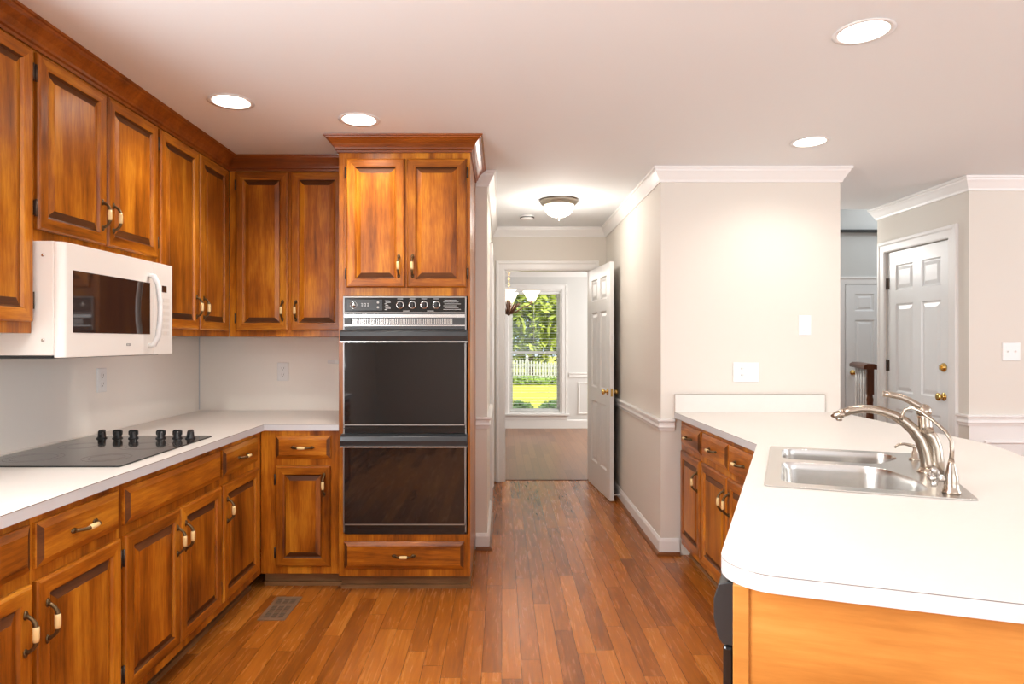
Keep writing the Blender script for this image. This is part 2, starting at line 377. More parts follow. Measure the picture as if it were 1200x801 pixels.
# mouldings
CP = [(0, -.095), (.010, -.095), (.014, -.08), (.034, -.045), (.044, -.03), (.046, -.018), (.054, -.016), (.056, -.001), (0, -.001)]
CP = [(o, CZ+h) for o, h in CP]
RP = [(0, .795), (.010, .795), (.014, .81), (.020, .82), (.014, .835), (.016, .85), (.028, .858), (.028, .868), (.020, .872), (0, .872)]
BP = [(0, .0), (.014, .0), (.014, .088), (.009, .1), (.005, .108), (0, .108)]
SP = [(.0142, 0), (.031, 0), (.029, .012), (.022, .02), (.0142, .022)]
def mould(name, path, prof, mat, label, cat='trim'):
    return struct(MB().sweep(path, prof, XYZ).build(name, mat), label, cat)
mould('trim_2', [(-.168, YB), (HL, YB), (HL, HE), (HR, HE), (HR, YS), (XS, YS), (XS, FY)], CP, TRIM, 'white crown moulding round the hall and wall stub')
mould('trim_3', [(XD+.12, 5.42), (XD, 5.42), (XD, YF), (6.6, YF)], CP, TRIM, 'white crown moulding above the side door')
mould('trim_4', [(-.170, YB), (HL, YB), (HL, 5.13)], RP, TRIM, 'white chair rail on the left of the hall')
mould('trim_5', [(HR, 6.28), (HR, YS), (1.105, YS)], RP, TRIM, 'white chair rail on the right of the hall')
mould('trim_6', [(XD, 4.452), (XD, YF), (6.6, YF)], RP, TRIM, 'white chair rail on the far right wall')
mould('baseboard_left', [(-.170, YB), (HL, YB), (HL, 5.13)], BP, TRIM, 'white baseboard on the left of the hall', 'baseboard')
mould('baseboard_right', [(HR, 6.28), (HR, YS), (1.138, YS)], BP, TRIM, 'white baseboard on the right of the hall', 'baseboard')
mould('trim_7', [(-.170, YB), (HL, YB), (HL, 5.13)], SP, SHOE, 'brown shoe strip on the left of the hall')
mould('trim_8', [(HR, 6.28), (HR, YS), (1.138, YS)], SP, SHOE, 'brown shoe strip on the right of the hall')
mould('baseboard_far', [(XD, 4.452), (XD, YF), (6.6, YF)], BP, TRIM, 'white baseboard on the far right wall', 'baseboard')
# wainscot on the far right wall
wb = MB().box(XD+.001, YF-.004, .109, 6.6, YF-.0005, .794)
for i in range(5):
    x0 = XD+.10+i*.66
    wb.sweep([(x0, .2), (x0, .70), (x0+.54, .70), (x0+.54, .2)], [(0, 0), (.004, .012), (.016, .014), (.024, .004), (.026, 0)], lambda a, b, h: (a, YF-.004-h, b), closed=True)
struct(wb.build('trim_9', TRIM), 'white panelled wainscot under the far right chair rail', 'trim')
# dining room mouldings
mould('trim_10', [(-2.48, 6.42), (-2.48, DYW), (3.0, DYW)], CP, TRIM, 'white crown moulding in the dining room')
mould('trim_11', [(WX1+.12, DYW), (3.0, DYW)], RP, TRIM, 'white chair rail right of the dining window')
mould('trim_12', [(-2.48, DYW), (WX0-.12, DYW)], RP, TRIM, 'white chair rail left of the dining window')
mould('baseboard_dining', [(-2.48, DYW), (3.0, DYW)], [(0, 0), (.016, 0), (.016, .12), (.006, .138), (0, .138)], TRIM, 'white baseboard under the dining window', 'baseboard')
wb = MB()
for x0, x1 in ((1.20, 1.72), (1.86, 2.4), (-.6, -.12), (-1.3, -.75)):
    wb.sweep([(x0, .22), (x0, .72), (x1, .72), (x1, .22)], [(0, 0), (.004, .012), (.016, .014), (.024, .004), (.026, 0)], lambda a, b, h: (a, DYW-h, b), closed=True)
struct(wb.build('trim_13', TRIM), 'white picture-frame panels below the dining chair rail', 'trim')
# door casings
CASE = [(0, 0), (0, .012), (.01, .016), (.055, .016), (.066, .022), (.085, .022), (.088, .016), (.088, 0)]
def casing(name, path, fn, mat, label):
    return struct(MB().sweep(path, CASE, fn).build(name, mat), label, 'trim')
casing('trim_14', [(.86, 0), (.86, 2.065), (.03, 2.065), (.03, 0)], lambda a, b, h: (a, HE-h, b), TRIM, 'white casing round the hall doorway')
casing('trim_15', [(DY0, 0), (DY0, DZ), (DY1, DZ), (DY1, 0)][::-1], lambda a, b, h: (XD-h, a, b), TRIM, 'white casing round the side door')
casing('trim_16', [(4.745, 0), (4.745, 2.03), (3.985, 2.03), (3.985, 0)], lambda a, b, h: (a, FY-h, b), TRIM, 'white casing round the foyer door')
casing('trim_17', [(5.22, 0), (5.22, 2.065), (6.02, 2.065), (6.02, 0)][::-1], lambda a, b, h: (HL+h, a, b), TRIM, 'white casing on the left wall of the hall')
struct(MB().box(.03, HE+.0005, 0, .036, HE+.1195, 2.065).box(.854, HE+.0005, 0, .86, HE+.1195, 2.065).box(.03, HE+.0005, 2.059, .86, HE+.1195, 2.065).build('trim_18', TRIM), 'white jamb lining of the hall doorway', 'trim')
struct(MB().box(XS, FY-.05, 2.632, 6.6, FY, 2.66).build('trim_19', DARKT), 'thin dark ledge high on the foyer wall', 'trim')

# ------------------------------------------------------------------ six panel doors
def six_panel(root, w, h, t, mat, both=True):
    """stile-and-rail leaf in local x (width) and z, thickness along +y; six raised panels"""
    st, mid = .11*w/.76, .10*w/.76
    rows = [(.235, .80), (.93, 1.62), (1.725, 1.925)]; k = h/2.03; rows = [(a*k, b*k) for a, b in rows]
    x0, x1, xa, xb = 0, w, (w-mid)/2, (w+mid)/2
    f = MB().box(0, 0, 0, st, t, h).box(w-st, 0, 0, w, t, h)
    zz = [0]+[z for r in rows for z in r]+[h]
    for i in range(0, len(zz), 2): f.box(st, 0, zz[i], w-st, t, zz[i+1])
    for a, b in rows: f.box(xa, 0, a, xb, t, b)
    f.build('leaf', mat, root)
    for a, b in rows:
        for p, q in ((st, xa), (xb, w-st)):
            m = MB()
            for yy, sg in ((0, 1), (t, -1)):
                prof = [(0, .001), (.006, .008), (.012, .011), (.018, .011), (.045, .003)]
                m.rings([[(p+i, yy+sg*y, a+i), (q-i, yy+sg*y, a+i), (q-i, yy+sg*y, b-i), (p+i, yy+sg*y, b-i)] for i, y in prof], cap0=False)
            m.build('panel', mat, root)
def knob(root, x, z, y, sg, mat=PBRASS, r=.026):
    MB().lathe([(.030, 0), (.030, .003), (.022, .006), (.010, .009), (.009, .022), (.018, .028), (r, .038), (r, .046), (.016, .053), (.003, .055)], (0, 0, 0), 'y').build('knob', mat, root, (x, y, z), rot=(0, 0, 0 if sg > 0 else PI))
def hinge_plate(root, x, z, y):
    MB().box(-.004, -.006, -.045, .022, .001, .045).tube([(-.005, -.006, -.046), (-.005, -.006, .046)], .006, 8).build('hinge', HINGE, root, (x, y, z))
# open hall door: hinge at the right jamb, swung toward the camera
ang = math.atan2(5.42-6.265, .925-.845)
d = sthing('door_1', 'white six panel door standing open into the hall', 'door', (.848, 6.262, .008), ang)
six_panel(d, .775, 2.04, .035, DOORW)
knob(d, .705, .925, .0005, -1, r=.024); knob(d, .705, .925, .0345, 1, r=.02)
MB().box(.7745, .008, .89, .7765, .027, .955).build('latch_plate', PBRASS, d)
# side door
d = sthing('door_2', 'white six panel door with brass knob in the side wall', 'door', (XD+.012, DY1-.003, .008), -PI/2)
six_panel(d, DY1-DY0-.006, DZ-.014, .035, DOORW)
knob(d, .675, .962, 0, -1, r=.028)
MB().lathe([(.032, 0), (.032, -.008), (.024, -.012), (.024, -.016), (.012, -.02)], (0, 0, 0), 'y').box(-.005, -.034, -.014, .005, -.019, .014).build('deadbolt', PBRASS, d, (.677, 0, 1.172))
for z in (.25, 1.165, 1.83): hinge_plate(d, .004, z, 0)
# foyer door
d = sthing('door_3', 'grey-white six panel door at the back of the foyer', 'door', (3.99, FY-.02, .008), 0)
six_panel(d, .75, 2.015, .019, DOORW); knob(d, .075, 1.0, 0, -1)
# door stop
tag(MB().tube([(HR-.0145, 5.5, .058), (HR-.022, 5.5, .058)], .010, 10).tube([(HR-.022, 5.5, .058), (HR-.075, 5.5, .058)], .0045, 8).tube([(HR-.075, 5.5, .058), (HR-.085, 5.5, .058)], .008, 10).build('door_stop', MICROW), 'small white door stop on the hall baseboard behind the open door', 'door stop')

# ------------------------------------------------------------------ cabinet parts
def make_pull():
    p = MB()
    for sg in (-1, 1):
        p.tube([(0, -.0005, sg*.040), (0, -.0012, sg*.046), (0, -.003, sg*.052), (0, -.0018, sg*.060), (0, -.0005, sg*.066)], [.003, .008, .009, .007, .002], 10, flat_=.45)
    p.tube([(0, -.0012, -.050), (0, -.012, -.047), (0, -.022, -.039), (0, -.028, -.030), (0, -.030, -.020), (0, -.030, 0), (0, -.030, .020), (0, -.028, .030), (0, -.022, .039), (0, -.012, .047), (0, -.0012, .050)],
           [.0075, .0055, .0052, .006, .0072, .006, .0072, .006, .0052, .0055, .0075], 10)
    g = MB().lathe([(.0045, -.022), (.0078, -.0205), (.0088, -.010), (.0088, .010), (.0078, .0205), (.0045, .022)], (0, -.030, 0), 'z', 14)
    return p, g
_p, _g = make_pull()
_po = _p.build('pull_source', BRASS); PULL = _po.data; bpy.data.objects.remove(_po)
_go = _g.build('grip_source', CREAM); GRIP = _go.data; bpy.data.objects.remove(_go)
def pull(parent, x, z, y, horiz=False):
    r = (0, PI/2, 0) if horiz else None
    link('handle', PULL, parent, (x, y, z), rot=r); link('handle_grip', GRIP, parent, (x, y, z), rot=r)
def small_hinge(parent, x, z):
    MB().box(-.0045, -.012, -.026, .0045, -.0003, .026).tube([(0, -.012, -.03), (0, -.012, .03)], .004, 8).build('hinge', HINGE, parent, (x, 0, z))
def cab_door(root, x0, z0, w, h, hx=None, hz=None, hinge=None, name='door'):
    m = MB()
    R = lambda i, y: [(i, y, i), (w-i, y, i), (w-i, y, h-i), (i, y, h-i)]
    prof = [(0, -.0003), (0, -.012), (.003, -.017), (.008, -.0195), (.043, -.0195), (.047, -.018), (.051, -.011), (.054, -.009)]
    for k in range(len(prof)-1):
        a, b = R(*prof[k]), R(*prof[k+1])
        for j in range(4):
            m.add([a[j], a[(j+1) % 4], b[(j+1) % 4], b[j]], [(0, 1, 2, 3)], (2 if k >= 5 else 1) if j in (0, 2) else 0)
    m.add(R(0, -.0003), [(0, 1, 2, 3)], 0)
    d = m.build(name, [WZ, WX, ENDG], root, (x0, 0, z0))
    p = MB(); pr = [(.0545, -.0085), (.079, -.0165), (.0795, -.018)]
    
    for k in range(len(pr)-1):
        a, b = R(*pr[k]), R(*pr[k+1])
        for j in range(4): p.add([a[j], a[(j+1) % 4], b[(j+1) % 4], b[j]], [(0, 1, 2, 3)], 1 if j in (0, 2) else 0)
    p.add(R(*pr[-1]), [(0, 1, 2, 3)], 0)
    p.build('panel', [WZ, ENDG], d)
    if hx is not None: pull(d, hx, hz, -.0195)
    if hinge is not None:
        for z in (.075, h-.075): small_hinge(d, -.0055 if hinge == 'l' else w+.0055, z)
    return d
def drawer(root, x0, z0, w, h, handle=True):
    R = lambda i, y: [(i, y, i), (w-i, y, i), (w-i, y, h-i), (i, y, h-i)]
    m = MB(); pr = [(0, -.0003), (0, -.009), (.003, -.011), (.021, -.0185), (.0215, -.0195)]
    for k in range(len(pr)-1):
        a, b = R(*pr[k]), R(*pr[k+1])
        for j in range(4): m.add([a[j], a[(j+1) % 4], b[(j+1) % 4], b[j]], [(0, 1, 2, 3)], 1 if j in (1, 3) and k > 1 else 0)
    m.add(R(*pr[-1]), [(0, 1, 2, 3)], 0); m.add(R(*pr[0]), [(0, 1, 2, 3)], 0)
    d = m.build('drawer', [WX, ENDG], root, (x0, 0, z0))
    if handle: pull(d, w/2, h/2, -.0195, True)
    return d
TOEZ = .086
def base_cab(name, label, loc, rz, w, depth=.60, group=None, top=.878):
    t = thing(name, label, 'cabinet', loc, rz, group)
    MB().box(.0004, 0, TOEZ, w-.0004, depth, top).build('carcass', WZ, t, bevel=.0015)
    MB().box(.0004, .068, 0, w-.0004, .08, TOEZ-.0005).box(.0004, .052, 0, w-.0004, .0675, .022).build('toe_kick', TOE, t)
    return t
DRZ, DRH, DOZ, DOH = .722, .130, .130, .556
BX = -1.331
# left run of base cabinets (each faces the room)
BG = 'base cabinets under the long left counter'
def left_base(name, label, y0, y1): return base_cab(name, label, (BX, y0, 0), PI/2, y1-y0, .66, BG)
t = left_base('base_cabinet', 'honey wood base cabinet cut off by the left picture edge', 1.36, 1.8155)
cab_door(t, .025, DOZ, .42, DOH, .388, .43, 'l'); drawer(t, .025, DRZ, .42, DRH)
t = left_base('base_cabinet', 'honey wood base cabinet with one drawer and one door left of the cooktop cabinet', 1.8155, 2.240)
cab_door(t, .0105, DOZ, .40, DOH, .034, .43, 'r'); drawer(t, .0105, DRZ, .40, DRH)
t = left_base('base_cabinet', 'honey wood base cabinet with a long blank drawer front and two doors under the cooktop', 2.240, 3.037)
cab_door(t, .015, DOZ, .383, DOH, .351, .43, 'l'); cab_door(t, .402, DOZ, .383, DOH, .032, .43, 'r'); drawer(t, .015, DRZ, .77, DRH, False)
t = left_base('base_cabinet', 'narrow honey wood corner base cabinet right of the cooktop cabinet', 3.037, 3.5545)
cab_door(t, .010, DOZ, .44, DOH, .034, .43, 'r'); drawer(t, .010, DRZ, .44, DRH)
# back base cabinet
t = base_cab('base_cabinet', 'honey wood base cabinet with one drawer and one door beside the wall ovens', (BX+.0005, 3.556, 0), 0, .441, .68)
cab_door(t, .087, DOZ, .300, DOH-.004, .268, .45, 'l'); drawer(t, .085, DRZ, .304, DRH-.004)
# tall oven cabinet
TX0, TX1, TY = -.889, -.172, 3.515
tw = TX1-TX0
t = thing('oven_cabinet', 'tall honey wood cabinet housing the double wall ovens', 'cabinet', (TX0, TY, 0))
OX0, OX1, OZ0, OZ1 = .026, .703, .318, 1.612
MB().box(0, 0, TOEZ, .0255, .72, CZ-.085).box(tw-.0135, 0, TOEZ, tw, .72, CZ-.085).box(.0255, 0, TOEZ, tw-.0135, .72, OZ0-.002).box(.0255, 0, OZ1+.002, tw-.0135, .72, CZ-.085).box(.0255, .70, OZ0, tw-.0135, .72, OZ1).build('carcass', WZ, t, bevel=.0012)
MB().box(.001, .066, 0, tw-.004, .70, TOEZ-.0005).box(-.0, .050, 0, tw, .0655, .022).build('toe_kick', TOE, t)
cab_door(t, .045, 1.660, .3155, .700, .285, .115, 'l'); cab_door(t, .3735, 1.660, .3235, .700, .032, .115, 'r')
drawer(t, .030, .130, .655, .148)
CW = [(0, -.085), (.008, -.085), (.010, -.074), (.018, -.070), (.020, -.060), (.030, -.042), (.048, -.022), (.058, -.016), (.060, -.010), (.068, -.008), (.070, -.001), (0, -.001)]
CWZ = [(o, CZ+h) for o, h in CW]
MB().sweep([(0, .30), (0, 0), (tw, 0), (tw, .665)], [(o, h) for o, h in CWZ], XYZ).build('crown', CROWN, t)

# upper cabinets
UX, UY = -1.65, 3.90
UZ0 = 1.395
def upper(label, loc, rz, w, z0, depth, group):
    t = thing('wall_cabinet', label, 'cabinet', (loc[0], loc[1], z0), rz, group)
    MB().box(.0004, 0, 0, w-.0004, depth, CZ-.083-z0).build('carcass', WZ, t, bevel=.0015)
    return t
UG = 'wall cabinets along the left kitchen wall'
DTOP = 2.385
t = upper('honey wood wall cabinet left of the microwave at the picture edge', (UX, 1.46), PI/2, .80, UZ0, .343, UG)
h_ = DTOP-1.435
cab_door(t, .012, .04, .38, h_, .348, .12, 'l'); cab_door(t, .402, .04, .385, h_, .035, .12, 'r')
t = upper('short honey wood wall cabinet directly above the white microwave', (UX, 2.26), PI/2, .815, 1.722, .343, UG)
h_ = DTOP-1.762
cab_door(t, .012, .04, .392, h_, .360, .12, 'l'); cab_door(t, .412, .04, .392, h_, .034, .12, 'r')
t = upper('tall honey wood wall cabinet between the microwave and the room corner', (UX, 3.075), PI/2, .823, UZ0, .343, UG)
h_ = DTOP-1.430
cab_door(t, .010, .035, .389, h_, .357, .12, 'l'); cab_door(t, .418, .035, .352, h_, .032, .12)
t = upper('honey wood wall cabinet on the back wall left of the ovens', (UX+.0005, UY), 0, TX0-UX-.0015, UZ0, .34, None)
cab_door(t, .046, .037, .314, h_, .283, .12, 'l'); cab_door(t, .378, .037, .312-.0, h_, .032, .12)
# wood crown over the upper cabinets
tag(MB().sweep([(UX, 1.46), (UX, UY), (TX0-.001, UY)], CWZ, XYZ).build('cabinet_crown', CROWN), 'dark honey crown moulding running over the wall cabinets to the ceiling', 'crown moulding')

# ------------------------------------------------------------------ left counter and backsplash
CT, CB = .914, .879
outl = [(XL+.0005, 1.36), (-1.3006, 1.36), (-1.3006, 3.526), (TX0-.001, 3.526), (TX0-.001, YB-.0005), (XL+.0005, YB-.0005)]
c = thing('countertop', 'cream laminate L-shaped countertop with the cooktop set in it', 'countertop', (0, 0, 0))
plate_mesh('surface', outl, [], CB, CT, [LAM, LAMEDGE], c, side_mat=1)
MB().sweep([(-1.3006, 1.36), (-1.3006, 3.526), (TX0-.001, 3.526)], [(0, CT-.0022), (.0006, CT-.0022), (.0006, CT-.0006), (0, CT-.0006)], XYZ).build('seam', SEAM, c)
b = thing('backsplash', 'pale laminate backsplash behind the left countertop', 'backsplash', (0, 0, 0))
MB().box(XL+.0005, 1.46, CT+.0005, XL+.004, YB-.004, UZ0-.001).build('left_sheet', SPLASH, b)
MB().box(XL+.0005, YB-.004, CT+.0005, TX0-.001, YB-.0005, UZ0-.001).build('back_sheet', SPLASH, b)
MB().box(XL+.0042, 1.46, CT+.0005, XL+.012, YB-.012, CT+.006).box(XL+.012, YB-.012, CT+.0005, TX0-.002, YB-.0042, CT+.006).build('bottom_bead', SPLASH, b)
MB().box(XL+.0042, YB-.010, CT+.006, XL+.009, YB-.0042, UZ0-.002).build('corner_bead', LAMEDGE, b)
# cooktop
KX0, KX1, KY0, KY1 = -1.945, -1.372, 2.314, 3.061
k = thing('cooktop', 'black glass electric cooktop set into the left countertop', 'cooktop', (0, 0, CT))
plate_mesh('glass_top', fillet([(KX0, KY0), (KX1, KY0), (KX1, KY1), (KX0, KY1)], .012, 4), [], .0005, .006, [TOPG, BLACK], k, side_mat=1, bevel=.0015)
r = MB()
for cx, cy, ra in ((-1.80, 2.48, .10), (-1.52, 2.48, .085), (-1.80, 2.76, .085), (-1.52, 2.76, .105)):
    for q in (ra, ra-.022):
        a, b2 = circle(cx, cy, q, 40), circle(cx, cy, q-.003, 40)
        r.rings([[(p[0], p[1], .0062) for p in a], [(p[0], p[1], .0062) for p in b2]], cap0=False, cap1=False)
r.build('burner_ring', RINGM, k)
for i, x in enumerate((-1.845, -1.772, -1.699, -1.572, -1.496, -1.436)):
    kb = MB().lathe([(.022, .0062), (.0225, .009), (.017, .013), (.015, .034), (.013, .038), (.003, .039)], (0, 0, 0), 'z', 20)
    kb.build('knob', KNOBB, k, (x, 2.972, 0))
    g = MB().rings([[(-a, -.006, z), (a, -.006, z), (a, .006, z), (-a, .006, z)] for a, z in ((.012, .016), (.021, .024), (.021, .040), (.012, .046))])
    g.build('knob_grip', KNOBB, k, (x, 2.972, 0), bevel=.002, rot=(0, 0, PI/2 if i in (0, 5) else 0))

# ------------------------------------------------------------------ microwave
mw = thing('microwave', 'off-white over-the-range microwave under the short wall cabinet', 'microwave', (XL+.005, 2.266, 1.305), PI/2)
W, H, DD, FR = .752, .4155, .412, .445
# local x runs along the wall, -y toward the room
MB().box(0, -DD, .012, W, -.001, H).box(.02, -DD+.02, 0, W-.02, -.03, .0125, 1).build('body', [MICRO, DKGREY], mw, bevel=.003)
f = fillet([(.0, -DD-.001), (W, -DD-.001), (W, -FR), (.0, -FR)], [0, 0, .004, .026], 8)
gx0, gx1, gz0, gz1 = .052, .560, .093, .318
m = MB()
dw = .590
out = fillet([(0, -DD-.001), (dw, -DD-.001), (dw, -FR), (0, -FR)], [0, 0, .003, .026], 8)
m.rings([[(p[0], p[1], 0.004) for p in out], [(p[0], p[1], H-.002) for p in out]])
dr = m.build('door', MICRO, mw, bevel=.002)
MB().box(gx0, -FR-.0012, gz0, gx1, -FR+.001, gz1).build('window', MICROG, dr)
MB().tube([(.552, -FR+.002, .352), (.552, -FR-.022, .347), (.552, -FR-.040, .312), (.552, -FR-.048, .245), (.552, -FR-.050, .20), (.552, -FR-.048, .15), (.552, -FR-.040, .085), (.552, -FR-.022, .047), (.552, -FR+.002, .042)],
          [.010, .0115, .0115, .011, .0105, .011, .0115, .0115, .010], 12).build('handle', MICROW, dr)
lg = MB()
for i, (a, b2) in enumerate(((0, .006), (.008, .014), (.016, .022), (.024, .030))):
    lg.box(.385+a, -FR-.0009, .044, .385+a+.0016, -FR+.001, .053).box(.385+a, -FR-.0009, .0515, .385+b2-.001, -FR+.001, .053).box(.385+a, -FR-.0009, .044, .385+b2-.001, -FR+.001, .0455)
lg.build('badge', DKGREY, dr)
pn = MB().box(dw+.002, -FR, .004, W, -DD-.001, H-.002).build('control_panel', MICRO, mw, bevel=.002)
MB().box(.66, -FR-.001, .285, .70, -FR+.001, .315).build('display', MICROG, pn)
bt = MB()
for rr_ in range(6):
    for cc in range(3): bt.box(.642+cc*.030, -FR-.0012, .09+rr_*.03, .664+cc*.030, -FR+.001, .108+rr_*.03)
bt.build('button_pad', flat('cream_buttons', (.72, .68, .62), .4), pn)
MB().lathe([(.006, 0), (.006, -.002), (.003, -.004)], (0, 0, 0), 'x', 10).lathe([(.006, 0), (.006, -.002), (.003, -.004)], (0, 0, .30), 'x', 10).build('screw', STEEL, mw, (0, -.375, .065))

# ------------------------------------------------------------------ double oven
ov = thing('double_oven', 'black double wall oven with chrome trim in the tall cabinet', 'oven', (TX0+OX0, TY-.001, 0))
ow = OX1-OX0-.006
MB().box(.012, .0015, OZ0+.004, ow-.004, .66, OZ1-.004).build('body', BLACK, ov)
# frame strips
fr = MB().box(0, -.012, OZ0+.012, .008, .0008, OZ1).box(ow-.008, -.012, OZ0+.012, ow, .0008, OZ1).box(.008, -.012, OZ1-.008, ow-.008, .0008, OZ1).box(.008, -.014, 1.520, ow-.008, .0008, 1.526)
fr.build('frame', OVTRIM, ov, bevel=.001)
cp = MB().box(.008, -.008, 1.526, ow-.008, .0008, OZ1-.008).build('control_panel', BLACK, ov)
MB().box(.020, -.0105, 1.536, .212, -.0085, 1.594).build('clock_panel', DKGREY, cp)
MB().lathe([(.020, -.0105), (.020, -.0112), (.0185, -.0112)], (.056, 0, 1.565), 'y', 24, cap0=False, cap1=False).lathe([(.012, -.0105), (.011, -.017), (.003, -.018)], (.056, 0, 1.565), 'y', 16).build('clock_dial', CHROME, cp)
pt = MB()
for i, x in enumerate((.098, .114, .130)):           # clock figures drawn as seven-segment strokes
    for z in (1.556, 1.564, 1.572): pt.box(x, -.0112, z, x+.009, -.0104, z+.0018)
    pt.box(x+.0075, -.0112, 1.556, x+.009, -.0104, 1.574)
for z in (1.578, 1.552): pt.lathe([(.006, -.0104), (.006, -.014), (.002, -.0145)], (.190, 0, z), 'y', 12)
for i in range(7): pt.box(.226+.004*(i % 2), -.0088, 1.538+i*.008, .240+.006*((i*3) % 4), -.0078, 1.541+i*.008)
for x in (.310, .377, .441, .508): pt.box(x-.015, -.0088, 1.597, x+.015, -.0078, 1.5995)
for x in (.343, .475): pt.box(x-.018, -.0088, 1.5315, x+.018, -.0078, 1.534)
for i in range(6): pt.box(.545+.006*(i % 2), -.0088, 1.540+i*.010, .640-.012*(i % 3), -.0078, 1.5418+i*.010)
pt.build('markings', PRINT, cp)
for x in (.310, .377, .441, .508):
    kn = MB().lathe([(.0225, -.0075), (.0225, -.014), (.019, -.0165), (.016, -.0165)], (x, 0, 1.565), 'y', 24, cap0=False, cap1=False).build('knob_ring', CHROME, cp)
    MB().lathe([(.0175, -.0075), (.0165, -.020), (.003, -.021)], (x, 0, 1.565), 'y', 20).box(x-.004, -.028, 1.550, x+.004, -.0195, 1.580).build('knob', KNOBB, cp)
vs = MB().box(.008, -.010, 1.434, ow-.008, .0008, 1.5195).box(.008, -.018, 1.450, ow-.008, -.0102, 1.456, 1).box(.008, -.018, 1.497, ow-.008, -.0102, 1.514, 1)
for i in range(64): vs.box(.055+i*.0085, -.016, 1.460, .059+i*.0085, -.0102, 1.492, 1)
vs.box(.012, -.016, 1.460, .045, -.0102, 1.492)
vs.build('vent_strip', [VENTM, STEEL], ov)
def oven_door(z0, z1, hz0, hz1):
    d = MB().box(.0105, -.022, z0+.006, ow-.0105, .0008, z1).build('oven_door', BLACKG, ov)
    MB().box(.003, -.024, z0, .0095, -.0125, z1).box(ow-.0095, -.024, z0, ow-.003, -.0125, z1).box(.003, -.024, z0, ow-.003, -.0125, z0+.006).build('trim', OVTRIM, d)
    prof = [(-.001, hz1), (-.030, hz1), (-.052, hz1-.010), (-.056, hz1-.034), (-.050, hz0+.012), (-.046, hz0), (-.036, hz0), (-.034, hz0+.010), (-.001, hz0+.012)]
    m = MB().rings([[(x, y, z) for y, z in prof] for x in (-.007, ow+.007)])
    m.build('handle', GREYB, d, bevel=.003)
    MB().box(-.007, -.0565, hz0+.0, ow+.007, -.046, hz0+.006).build('handle_lip', STEEL, d)
    return d
oven_door(.912, 1.358, 1.362, 1.430)
oven_door(.372, .795, .797, .866)
MB().box(.004, -.010, .868, ow-.004, .0008, .911).box(.004, -.016, .893, ow-.004, -.0102, .897).build('middle_strip', BLACK, ov)
vg = MB().box(.008, -.006, OZ0, ow-.002, .0008, .369)
for i in range(5): vg.box(.03+i*.124, -.010, .335, .14+i*.124, -.0062, .347)
vg.build('bottom_vent', BLACK, ov)

# ------------------------------------------------------------------ floor register
rg = thing('floor_register', 'bronze louvred floor register in the boards before the ovens', 'vent', (-1.198, 3.155, 0))
plate_mesh('grille', [(0, 0), (.135, 0), (.135, .285), (0, .285)], [[(.018+.035*i, .025+.082*j), (.045+.035*i, .025+.082*j), (.045+.035*i, .092+.082*j), (.018+.035*i, .092+.082*j)] for i in range(3) for j in range(3)], .0006, .006, VENT, rg, bevel=.001)
MB().box(.012, .012, .0004, .123, .273, .002).build('duct_shade', DUCT_SHADE, rg)  # black sheet under the grille stands for the shade inside
lv = MB()
for j in range(3):
    for q in range(4): lv.box(.016, .032+.082*j+q*.016, .002, .119, .037+.082*j+q*.016, .005)
lv.build('louvre', VENT, rg)

# ------------------------------------------------------------------ outlets and switches
def wall_plate(name, label, loc, rz, w, h, kinds, cat):
    t = thing(name, label, cat, loc, rz)
    R = lambda i, y: [(-w/2+i, y, -h/2+i), (w/2-i, y, -h/2+i), (w/2-i, y, h/2-i), (-w/2+i, y, h/2-i)]
    MB().rings([R(0, -.0005), R(0, -.003), R(.004, -.006)]).build('plate', PLATE, t)
    n = len(kinds)
    for i, kd in enumerate(kinds):
        x = (i-(n-1)/2)*.052
        if kd == 'o':
            for z in (.021, -.021):
                s = MB().lathe([(.0165, -.0055), (.0165, -.0075), (.015, -.008)], (x, 0, z), 'y', 20).build('socket', PLATE, t)
                MB().box(x-.0075, -.0083, z-.002, x-.0055, -.0078, z+.009).box(x+.0055, -.0083, z-.002, x+.0075, -.0078, z+.009).lathe([(.0025, -.0083), (.0025, -.0079)], (x, 0, z-.008), 'y', 8).build('slot', SLOT, s)
        elif kd == 'r':
            MB().rings([[(x-.016, -.0058, -.034), (x+.016, -.0058, -.034), (x+.016, -.0058, .034), (x-.016, -.0058, .034)], [(x-.015, -.011, -.033), (x+.015, -.011, -.033), (x+.015, -.0065, .033), (x-.015, -.0065, .033)]]).build('rocker', PLATE, t)
        else:
            MB().box(x-.006, -.0064, -.013, x+.006, -.0055, .013).rings([[(x-.004, -.0058, -.005), (x+.004, -.0058, -.005), (x+.004, -.0058, .005), (x-.004, -.0058, .005)], [(x-.003, -.016, .004), (x+.003, -.016, .004), (x+.003, -.016, .010), (x-.003, -.016, .010)]]).build('toggle', PLATE, t)
    return t
wall_plate('outlet', 'white outlet on the left backsplash below the microwave', (XL+.004, 3.20, 1.175), PI/2, .075, .12, 'o', 'outlet')
wall_plate('outlet', 'white outlet on the back backsplash left of the ovens', (-1.4377, YB-.004, 1.168), 0, .075, .12, 'o', 'outlet')
wall_plate('outlet', 'wide white plate with an outlet and a switch above the peninsula backsplash', (1.564, YS, 1.169), 0, .165, .125, 'or', 'outlet')
wall_plate('light_switch', 'single white rocker switch plate high on the wall stub', (1.942, YS, 1.47), 0, .080, .130, 'r', 'switch')
wall_plate('light_switch', 'double white toggle switch plate right of the side door', (3.445, YF, 1.297), 0, .123, .123, 'tt', 'switch')
